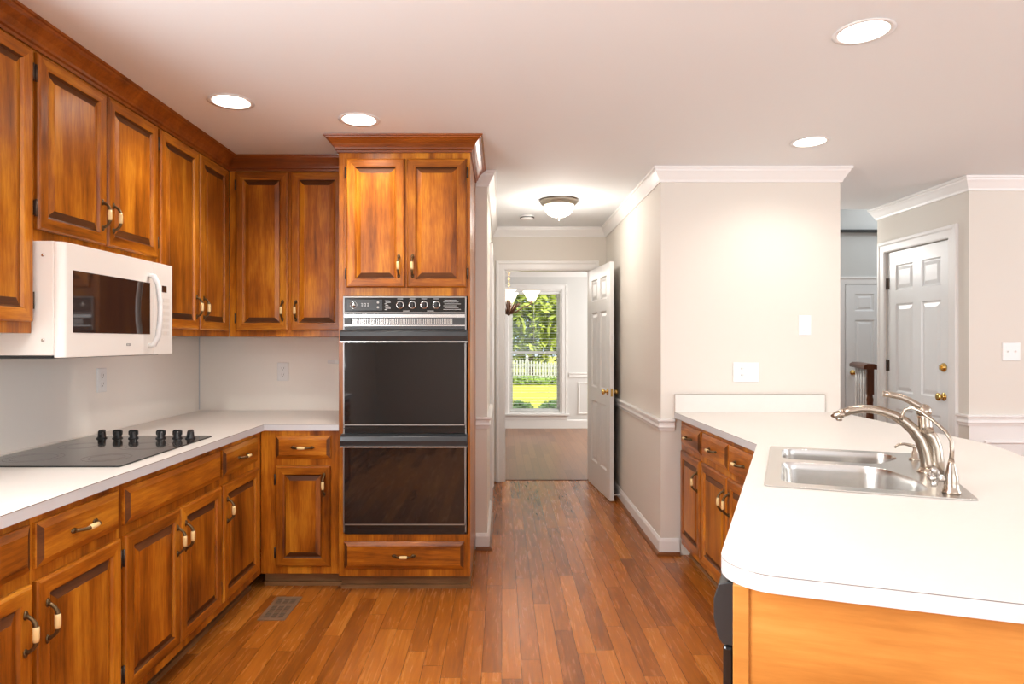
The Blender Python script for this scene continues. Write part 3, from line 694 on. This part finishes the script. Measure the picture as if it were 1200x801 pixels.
# small white fitting on the backsplash next to the ovens
tag(MB().rings([[(-.252, 0, -.011), (-.252, 0, .009), (-.252, -.016, .009), (-.252, -.016, -.011)], [(-.20, 0, -.014), (-.20, 0, .014), (-.20, -.026, .014), (-.20, -.026, -.014)], [(0, 0, -.016), (0, 0, .016), (0, -.028, .016), (0, -.028, -.016)]]).build('bracket', PLATE, loc=(TX0-.0012, YB-.0042, 1.235), bevel=.003), 'small white bracket on the back wall reaching behind the oven cabinet', 'bracket')

# ------------------------------------------------------------------ peninsula
vx, vy = .410, .912          # direction of the angled leg
B = Vector((1.1216, 2.832)); C0 = Vector((.4251, 1.2796))
nu = Vector((.943, -.333))   # near edge direction
Nn = C0+nu*.97
Fp = Vector((2.155, 2.772))
outer = fillet([(1.107, YS-.0005), tuple(B), tuple(C0), tuple(Nn), tuple(Fp), (2.155, YS-.0005)], [0, 0, .105, .12, 1.1, 0], 12)
S0 = Vector((.819, 2.0124)); SU = Vector((.5306, -.192)); SV = Vector((.330, .747))
def sp(a, b): p = S0+SU*a+SV*b; return (p.x, p.y)
hole = [sp(.035, .025), sp(.965, .025), sp(.965, .975), sp(.035, .975)]
pc = thing('peninsula_countertop', 'cream laminate peninsula countertop with the steel sink set in it', 'countertop', (0, 0, 0))
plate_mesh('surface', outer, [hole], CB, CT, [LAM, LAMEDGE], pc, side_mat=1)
ol = outer[:-1]
MB().sweep(ol, [(0, CT-.0022), (-.0006, CT-.0022), (-.0006, CT-.0006), (0, CT-.0006)], XYZ).build('seam', SEAM, pc)
MB().box(1.107, YS-.020, CT+.0003, 2.063, YS-.0006, 1.028).build('backsplash', LAM, pc, bevel=.001)
MB().box(1.1065, YS-.0205, 1.0281, 2.0636, YS-.0006, 1.0292).box(2.0631, YS-.0205, CT+.0003, 2.0642, YS-.0006, 1.0292).build('backsplash_seam', SEAM, pc)

PG = 'base cabinets of the peninsula'
t = base_cab('base_cabinet', 'peninsula base cabinet with one drawer and one door beside the wall stub', (1.14, 4.090, 0), -PI/2, .445, .60, PG)
cab_door(t, .042, DOZ, .385, DOH, .352, .43, 'l'); drawer(t, .042, DRZ, .385, DRH)
t = base_cab('base_cabinet', 'peninsula base cabinet with two drawers and a pair of doors', (1.14, 3.645, 0), -PI/2, .800, .60, PG)
cab_door(t, .015, DOZ, .413, DOH, .381, .43, 'l'); cab_door(t, .436, DOZ, .34, DOH, .032, .43, 'r'); drawer(t, .015, DRZ, .413, DRH); drawer(t, .441, DRZ, .335, DRH)
ra = math.atan2(-vy, -vx)
fo = B+Vector((.912, -.41))*.03
def diag(s): return (fo.x-vx*s, fo.y-vy*s, 0)
t = thing('sink_cabinet', 'wooden base cabinet under the sink on the angled leg of the peninsula', 'cabinet', diag(.06), ra)
MB().box(0, 0, TOEZ, .96, .018, .878).box(0, .018, TOEZ, .018, .50, .878).box(.942, .018, TOEZ, .96, .58, .878).box(.018, .018, TOEZ, .942, .5, TOEZ+.018).build('carcass', WZ, t)
MB().box(0, .068, 0, .96, .08, TOEZ-.0005).build('toe_kick', TOE, t)
cab_door(t, .02, DOZ, .455, DOH, .42, .43, 'l'); cab_door(t, .485, DOZ, .455, DOH, .035, .43, 'r'); drawer(t, .02, DRZ, .92, DRH, False)
t = thing('dishwasher', 'black dishwasher at the near end of the peninsula', 'dishwasher', diag(1.03), ra)
MB().box(.0, .001, .10, .55, .50, .870).build('tub', BLACK, t)
MB().box(.0, .05, 0, .55, .08, .0995).build('toe_kick', BLACK, t)
MB().box(.0, -.022, .10, .605, .0005, .735).build('door', BLACK, t, bevel=.006)
prof = [(0, .738), (-.022, .738), (-.032, .752), (-.040, .79), (-.040, .83), (-.030, .862), (-.012, .868), (0, .868)]
MB().rings([[(x, y, z) for y, z in prof] for x in (0, .605)]).build('control_panel', GREYB, t, bevel=.002)
pcn = Vector((.4657, 1.297)); pn_ = Vector((.333, .943)); e = pcn+nu*.66
q = [tuple(pcn), tuple(e), tuple(e+pn_*.018), tuple(pcn+pn_*.018)]
ep = thing('end_panel', 'honey veneer end panel at the near end of the peninsula', 'panel', (pcn.x, pcn.y, 0), math.atan2(nu.y, nu.x))
MB().box(.0, 0, 0, .66, .018, .8785).build('sheet', END, ep)
MB().box(-.0005, -.0055, 0, .030, -.0003, .8785).build('edge_stile', END, ep, bevel=.002)

# sink
sk = thing('sink', 'stainless steel double bowl sink in the peninsula countertop', 'sink', (0, 0, CT))
def bowl_loop(pts, rr): return fillet([sp(a, b) for a, b in pts], rr, 8)
near = [(.085, .070), (.82, .070), (.80, .30), (.66, .545), (.085, .545)]
far = [(.085, .62), (.66, .62), (.80, .80), (.80, .935), (.085, .935)]
bl1 = bowl_loop(near, [.05, .07, .16, .10, .05]); bl2 = bowl_loop(far, [.05, .10, .10, .06, .05])
rim = fillet([sp(0, 0), sp(1, 0), sp(1, 1), sp(0, 1)], .012, 4)
plate_mesh('rim', rim, [bl1, bl2], .0004, .0052, STEEL, sk, bevel=.002)
for lp, nm, dz in ((bl1, 'large_bowl', .20), (bl2, 'small_bowl', .16)):
    cx = sum(p[0] for p in lp)/len(lp); cy = sum(p[1] for p in lp)/len(lp)
    def ins(k): return [(cx+(p[0]-cx)*k, cy+(p[1]-cy)*k) for p in lp]
    rl = [[(*p, z) for p in ins(k)] for k, z in ((1.0, .0045), (.985, -.004), (.975, -.02), (.945, -dz+.03), (.90, -dz+.008), (.80, -dz))]
    m = MB().rings(rl, cap0=False, smooth=True)
    m.build(nm, STEEL, sk)
    MB().lathe([(.055, -dz+.0015), (.05, -dz+.004), (.038, -dz+.0025), (.01, -dz+.003)], (cx, cy, 0), 'z', 24).build('drain', CHROME, sk)
# faucet on the back deck, spout pointing over the bowls; local x is along the spout
fa = Vector(sp(.905, .49))
fd = math.atan2(.333, -.943)
ft = thing('faucet', 'brushed nickel arched kitchen faucet with a top lever', 'faucet', (fa.x, fa.y, CT+.0052), fd)
MB().lathe([(.036, 0), (.036, .004), (.030, .010), (.026, .018)], (0, 0, 0), 'z', 24, cap1=True).build('base', NICKEL, ft)
def zpt(px, py): return ((668-px)*.000525, 0, (575-py)*.000550)
sppts = [zpt(*p) for p in ((664, 575), (660, 520), (648, 450), (622, 375), (582, 315), (530, 265), (470, 228), (400, 203), (330, 193), (270, 195), (210, 208), (165, 226))]
MB().tube(sppts, [.022, .021, .020, .0195, .019, .018, .0165, .015, .0145, .0145, .0145, .014], 16).build('spout', NICKEL, ft)
MB().tube([zpt(172, 222), zpt(150, 234), zpt(118, 243), zpt(95, 246)], [.0145, .0155, .012, .003], 14).lathe([(.010, 0), (.0105, -.014), (.008, -.016)], zpt(146, 246), 'z', 14).build('spray_head', NICKEL, ft)
MB().tube([zpt(*p) for p in ((712, 575), (712, 500), (705, 420), (684, 360), (650, 322), (615, 300))], [.023, .0225, .021, .021, .022, .014], 16).build('valve_column', NICKEL, ft)
MB().tube([zpt(655, 330), zpt(648, 285), zpt(645, 240), zpt(640, 215)], [.024, .021, .021, .0215], 18).build('valve_body', NICKEL, ft)
MB().lathe([(.0225, 0), (.0235, .010), (.022, .022), (.015, .032), (.004, .036)], zpt(640, 217), 'z', 20).build('lever_hub', NICKEL, ft)
MB().tube([zpt(640, 185), zpt(600, 158), zpt(550, 128), zpt(500, 108), zpt(450, 98), zpt(405, 95)], [.015, .014, .0135, .0135, .014, .012], 12, flat_=.8).build('lever', NICKEL, ft)
# filtered water tap nearest the camera
wa = Vector(sp(.905, .085))
wt = thing('water_tap', 'slim brushed nickel filter tap with a thin bent spout at the sink corner', 'tap', (wa.x, wa.y, CT+.0052), math.atan2(.10, -.10))
MB().lathe([(.025, 0), (.025, .006), (.021, .012), (.019, .03), (.019, .046), (.015, .062), (.010, .085), (.007, .10)], (0, 0, 0), 'z', 20).build('body', NICKEL, wt)
MB().tube([(0, 0, .095), (-.002, 0, .125), (.000, 0, .155), (.014, 0, .180), (.044, 0, .208), (.078, 0, .236), (.100, 0, .245), (.118, 0, .238), (.126, 0, .222), (.130, 0, .205)], [.0065, .0058, .0055, .005, .005, .005, .005, .005, .005, .0062], 10).build('spout', NICKEL, wt)
hh = MB().tube([(0, 0, .038), (.036, .012, .044)], [.010, .011], 10)
for a in range(5):
    an = a*2*PI/5
    hh.tube([(.036, .012, .044), (.039, .012+.015*math.cos(an), .044+.015*math.sin(an)), (.041, .012+.024*math.cos(an), .044+.024*math.sin(an)), (.041, .012+.031*math.cos(an), .044+.031*math.sin(an))], [.007, .008, .0105, .004], 10)
hh.tube([(.036, .012, .044), (.052, .016, .046), (.058, .017, .046)], [.013, .012, .004], 10)
hh.build('handle', CHROME, wt)
# soap dispenser behind the faucet
sa = Vector(sp(.902, .80))
st = thing('soap_dispenser', 'brushed nickel soap pump with a hooked spout behind the faucet', 'soap dispenser', (sa.x, sa.y, CT+.0052), fd)
MB().lathe([(.020, 0), (.020, .004), (.012, .010), (.009, .030), (.006, .034), (.006, .05)], (0, 0, 0), 'z', 16).build('body', NICKEL, st)
MB().tube([(-.004, 0, .048), (.01, 0, .053), (.035, 0, .058), (.055, 0, .054), (.066, 0, .042)], [.007, .007, .005, .0045, .004], 10).build('spout', NICKEL, st)

# ------------------------------------------------------------------ ceiling lights
LBL = ['round recessed ceiling light above the left corner of the kitchen', 'round recessed ceiling light nearest the oven cabinet', 'round recessed ceiling light nearest the wall stub on the right', 'large round recessed ceiling light above the peninsula']
for i, (x, y) in enumerate(CANS):
    t = thing('recessed_light', LBL[i], 'ceiling light', (x, y, CZ), 0, 'recessed lights in the kitchen ceiling')
    MB().lathe([(.083, .0), (.083, -.003), (.103, -.003), (.101, -.0004), (.0835, -.0004)], (0, 0, 0), 'z', 36, cap0=False, cap1=False).lathe([(.083, -.003), (.081, .05), (.083, .05), (.0835, -.0004)], (0, 0, 0), 'z', 36, cap0=False, cap1=False).build('trim_ring', TRIM, t)
    MB().lathe([(.0825, .018), (.081, .014), (.04, .008), (.002, .006)], (0, 0, 0), 'z', 36).build('lens', BULB, t)
    l = light('downlight_or_fill', 'SPOT', (x, y, CZ-.008), 22, WARM, (0, 0, 0), spot=math.radians(150), blend=.8, radius=.07)
hx, hy = .45, 5.07
t = thing('flush_ceiling_light', 'frosted bowl ceiling light with a pewter rim in the hall', 'ceiling light', (hx, hy, CZ))
MB().lathe([(.148, -.0005), (.150, -.012), (.146, -.026), (.130, -.040), (.122, -.044), (.118, -.040), (.10, -.006)], (0, 0, 0), 'z', 40, cap0=True, cap1=False).build('rim', PEWTER, t)
MB().lathe([(.118, -.038), (.121, -.052), (.112, -.085), (.085, -.115), (.045, -.132), (.010, -.137)], (0, 0, 0), 'z', 40, cap0=False).build('bowl', BOWL, t)
MB().lathe([(.012, -.136), (.014, -.142), (.006, -.148), (.008, -.156), (.002, -.162)], (0, 0, 0), 'z', 14).build('finial', PEWTER, t)
light('hall_bulb', 'POINT', (hx, hy, CZ-.19), 13, WARM, radius=.08)
t = thing('smoke_detector', 'small white round detector on the hall ceiling', 'smoke detector', (.225, 5.72, CZ))
MB().lathe([(.062, -.0005), (.062, -.012), (.052, -.030), (.02, -.033)], (0, 0, 0), 'z', 28).build('housing', PLATE, t)
MB().lathe([(.0585, -.0125), (.0645, -.013), (.0645, -.021), (.0575, -.021)], (0, 0, 0), 'z', 28, cap0=False, cap1=False).build('vent_band', DKGREY, t)

# ------------------------------------------------------------------ chandelier in the dining room
chx, chy = .085, 7.8
t = thing('chandelier', 'bronze dining chandelier with lit frosted glass shades', 'chandelier', (chx, chy, 0))
MB().lathe([(.06, CZ-.0005), (.06, CZ-.015), (.02, CZ-.035)], (0, 0, 0), 'z', 20).build('canopy', PBRASS, t)
ch = MB()
for i in range(14):
    z = CZ-.04-i*.034
    pts = [(.010*math.cos(a)*(1 if i % 2 else 0), .010*math.cos(a)*(0 if i % 2 else 1), z-.012+.022*math.sin(a)) for a in [2*PI*k/10 for k in range(11)]]
    ch.tube(pts, .0028, 6)
ch.build('chain', PBRASS, t)
MB().lathe([(.004, 2.03), (.012, 2.0), (.018, 1.95), (.010, 1.90), (.022, 1.84), (.012, 1.76), (.028, 1.72), (.03, 1.70), (.012, 1.685), (.002, 1.675)], (0, 0, 0), 'z', 18).build('stem', BRONZE, t)
for i in range(4):
    a = math.radians(-4+90*i); ca, sa_ = math.cos(a), math.sin(a)
    P = lambda r, z: (r*ca, r*sa_, z)
    arm = MB().tube([P(.02, 1.70), P(.09, 1.725), P(.17, 1.78), P(.235, 1.80), P(.272, 1.822), P(.275, 1.852)], [.009, .008, .007, .007, .007, .012], 8)
    for k in range(4):
        b2 = a+math.radians((k-1.5)*22)
        arm.tube([(.015*math.cos(b2), .015*math.sin(b2), 1.695), (.06*math.cos(b2), .06*math.sin(b2), 1.74), (.11*math.cos(b2), .11*math.sin(b2), 1.80), (.15*math.cos(b2), .15*math.sin(b2), 1.835)], [.005, .0095, .008, .001], 6)
    ao = arm.build('arm', BRONZE, t)
    sh = MB().lathe([(.034, 1.852), (.052, 1.870), (.068, 1.905), (.086, 1.945), (.108, 1.975), (.105, 1.973), (.083, 1.944), (.065, 1.905), (.049, 1.872), (.030, 1.856)], P(.275, 0), 'z', 24, cap0=False, cap1=False)
    sh.build('shade', SHADE, ao)
light('chandelier_bulb', 'POINT', (chx, chy, 2.1), 8, WARM, radius=.15)

# ------------------------------------------------------------------ dining window, blind
wn = sthing('window_1', 'tall double-hung dining room window', 'window', (0, DYW, 0))
fm = MB()
fm.box(WX0, .0005, WZ0, WX0+.025, .1395, WZ1).box(WX1-.025, .0005, WZ0, WX1, .1395, WZ1).box(WX0+.025, .0005, WZ1-.025, WX1-.025, .1395, WZ1).box(WX0+.025, .0005, WZ0, WX1-.025, .1395, WZ0+.025)
fm.build('frame', TRIM, wn)
zm = 1.19
def sash(z0, z1, y0, y1):
    a, b2 = WX0+.0255, WX1-.0255
    s = MB().box(a, y0, z0, a+.04, y1, z1).box(b2-.04, y0, z0, b2, y1, z1).box(a+.04, y0, z0, b2-.04, y1, z0+.045).box(a+.04, y0, z1-.045, b2-.04, y1, z1).build('sash', TRIM, wn)
    MB().box(a+.0405, (y0+y1)/2-.002, z0+.0455, b2-.0405, (y0+y1)/2+.002, z1-.0455).build('pane', GLASS, s)
sash(WZ0+.0255, zm+.02, .075, .105); sash(zm-.02, WZ1-.0255, .107, .137)
MB().sweep([(WX1, WZ0), (WX1, WZ1), (WX0, WZ1), (WX0, WZ0)], CASE, lambda a, b, h: (a, -h, b)).build('casing', TRIM, wn)
MB().box(WX0-.12, -.06, WZ0-.03, WX1+.12, .0, WZ0-.0005).box(WX0-.09, -.02, WZ0-.10, WX1+.09, -.0, WZ0-.0305).build('sill', TRIM, wn, bevel=.003)
bl = thing('window_blind', 'white horizontal slat blind lowered over the dining window', 'blind', (0, DYW+.04, 0))
MB().box(WX0+.028, -.028, WZ1-.065, WX1-.028, .028, WZ1-.027).build('head_rail', BLIND, bl, bevel=.002)
sl = MB(); z = WZ1-.10
while z > WZ0+.08:
    sl.rings([[(x, -.0235, z-.0030), (x, 0, z), (x, .0235, z-.0015), (x, 0, z+.0016)] for x in (WX0+.032, WX1-.032)]); z -= .0445
sl.build('slats', BLIND, bl)
MB().tube([(WX0+.20, -.025, WZ1-.066), (WX0+.20, -.025, WZ0+.06)], .0012, 6).tube([(WX1-.20, -.025, WZ1-.066), (WX1-.20, -.025, WZ0+.06)], .0012, 6).tube([(WX0+.40, -.028, WZ1-.066), (WX0+.40, -.028, 1.35)], .0025, 6).build('cord', BLIND, bl)
MB().box(WX0+.03, -.025, WZ0+.03, WX1-.03, .025, WZ0+.052).build('bottom_rail', BLIND, bl, bevel=.003)

# ------------------------------------------------------------------ stair railing in the foyer
ra0, ra1 = Vector((3.40, 5.95)), Vector((3.605, 6.55))
rt = thing('stair_railing', 'dark wood newel and handrail with white balusters in the foyer', 'railing', (ra0.x, ra0.y, 0), math.atan2(ra1.y-ra0.y, ra1.x-ra0.x))
L_r = (ra1-ra0).length
def newel(x):
    MB().box(x-.045, -.045, 0, x+.045, .045, .22).lathe([(.044, .22), (.030, .25), (.026, .27), (.034, .29), (.040, .40), (.036, .60), (.026, .80), (.030, .83), (.024, .86), (.024, .88)], (x, 0, 0), 'z', 18).box(x-.029, -.029, .88, x+.029, .029, 1.11).build('newel_post', RAILW, rt)
newel(0)
MB().sweep([(-.05, 0), (L_r+.03, 0)], [(-.055, 1.1105), (.055, 1.1105), (.06, 1.125), (.055, 1.145), (.03, 1.16), (-.03, 1.16), (-.055, 1.145), (-.06, 1.125)], XYZ).build('handrail', RAILW, rt)
for k in range(1, 6):
    x = L_r*k/5
    MB().box(x-.016, -.016, 0, x+.016, .016, .2).lathe([(.015, .2), (.012, .24), (.016, .32), (.013, .6), (.010, .9), (.010, 1.1105)], (x, 0, 0), 'z', 12).build('baluster', TRIM, rt)

# ------------------------------------------------------------------ garden beyond the window
struct(MB().add([(-40, 10.4, -.45), (40, 10.4, -.45), (40, 70, -.25), (-40, 70, -.25)], [(0, 1, 2, 3)]).build('lawn_ground', GRASS), 'sunlit lawn outside the dining window', 'lawn')
fe = thing('picket_fence', 'white picket fence across the lawn', 'fence', (0, 28, -.36))
pk = MB(); x = -4.0
while x < 6.0:
    top = .95-.10*math.sin(((x+4.0) % 2.4)/2.4*PI)-.03*x
    pk.add([(x, 0, .05-.03*x), (x+.075, 0, .05-.03*x), (x+.075, 0, top), (x+.037, 0, top+.05), (x, 0, top), (x, .02, .05-.03*x), (x+.075, .02, .05-.03*x), (x+.075, .02, top), (x+.037, .02, top+.05), (x, .02, top)],
           [(0, 1, 2, 3, 4), (9, 8, 7, 6, 5), (0, 4, 9, 5), (1, 6, 7, 2), (2, 7, 8, 3), (3, 8, 9, 4), (0, 5, 6, 1)]); x += .125
pk.build('pickets', FENCE, fe)
for zz in (.22, .70):
    MB().rings([[(xx, .021, zz-.03*xx), (xx, .06, zz-.03*xx), (xx, .06, zz+.08-.03*xx), (xx, .021, zz+.08-.03*xx)] for xx in (-4.0, 6.0)]).build('rail', FENCE, fe)
for xx in (-3.7, -1.3, 1.1, 3.5, 5.9):
    MB().box(xx-.06, .061, -.1, xx+.06, .18, 1.08-.03*xx).rings([[(xx-.08, .04, 1.08-.03*xx), (xx+.08, .04, 1.08-.03*xx), (xx+.08, .20, 1.08-.03*xx), (xx-.08, .20, 1.08-.03*xx)], [(xx-.02, .10, 1.16-.03*xx), (xx+.02, .10, 1.16-.03*xx), (xx+.02, .14, 1.16-.03*xx), (xx-.02, .14, 1.16-.03*xx)]]).build('post', FENCE, fe)
def leaf_cloud(center, rad, n, size, seed):
    rn = random.Random(seed); m = MB()
    for _ in range(n):
        while True:
            p = Vector((rn.uniform(-1, 1), rn.uniform(-1, 1), rn.uniform(-1, 1)))
            if .35 < p.length < 1: break
        q = Vector((center[0]+p.x*rad[0], center[1]+p.y*rad[1], center[2]+p.z*rad[2]))
        a = Vector((rn.gauss(0, 1), rn.gauss(0, 1), rn.gauss(0, .7))).normalized(); b2 = a.orthogonal().normalized()
        s = size*rn.uniform(.6, 1.4)
        m.add([q-a*s, q+b2*s*.5, q+a*s, q-b2*s*.5], [(0, 1, 2, 3)])
    return m
TR = [(-2.75, 33, 6.5, 2.0, LEAFA, 'leafy green tree rising behind the white fence, leftmost'), (1.5, 33.5, 7.5, 2.1, LEAFB, 'yellow-green tree in the middle behind the white fence'), (5.75, 33, 6.0, 2.0, LEAFA, 'leafy green tree behind the right part of the fence'),
      (-.7, 40, 8.0, 2.3, LEAFC, 'dark tree farthest behind the fence'), (4.0, 40.5, 8.0, 2.3, LEAFA, 'mid green tree far behind the right of the fence')]
for i, (x, y, h, r_, mt, lb) in enumerate(TR):
    t = thing('tree', lb, 'tree', (x, y, -.4), 0, 'trees behind the fence')
    MB().tube([(0, 0, 0), (.05, 0, h*.3), (-.05, .05, h*.6)], [.22, .16, .08], 10).build('trunk', BARK, t)
    leaf_cloud((0, 0, h*.52), (r_, r_*.7, h*.47), 2600, .22, i).build('crown', mt, t)
for i, (x, lb) in enumerate(((-.62, 'low dark shrub under the window, left of the row'), (.32, 'low dark shrub in the middle under the window'), (1.26, 'low dark shrub under the window, right of the row'), )):
    t = thing('shrub', lb, 'shrub', (x, 14.0+.3*i, -.45), 0, 'shrubs under the dining window')
    leaf_cloud((0, 0, .25), (.44, .40, .25), 800, .06, 20+i).build('foliage', LEAFC, t)
    MB().tube([(0, 0, 0), (0, 0, .25)], [.03, .02], 8).build('stem', BARK, t)
t = thing('hedge', 'clipped hedge at the foot of the white fence', 'hedge', (.8, 26.5, -.40))
leaf_cloud((0, 0, .16), (3.6, .5, .18), 2600, .07, 31).build('foliage', LEAFA, t)
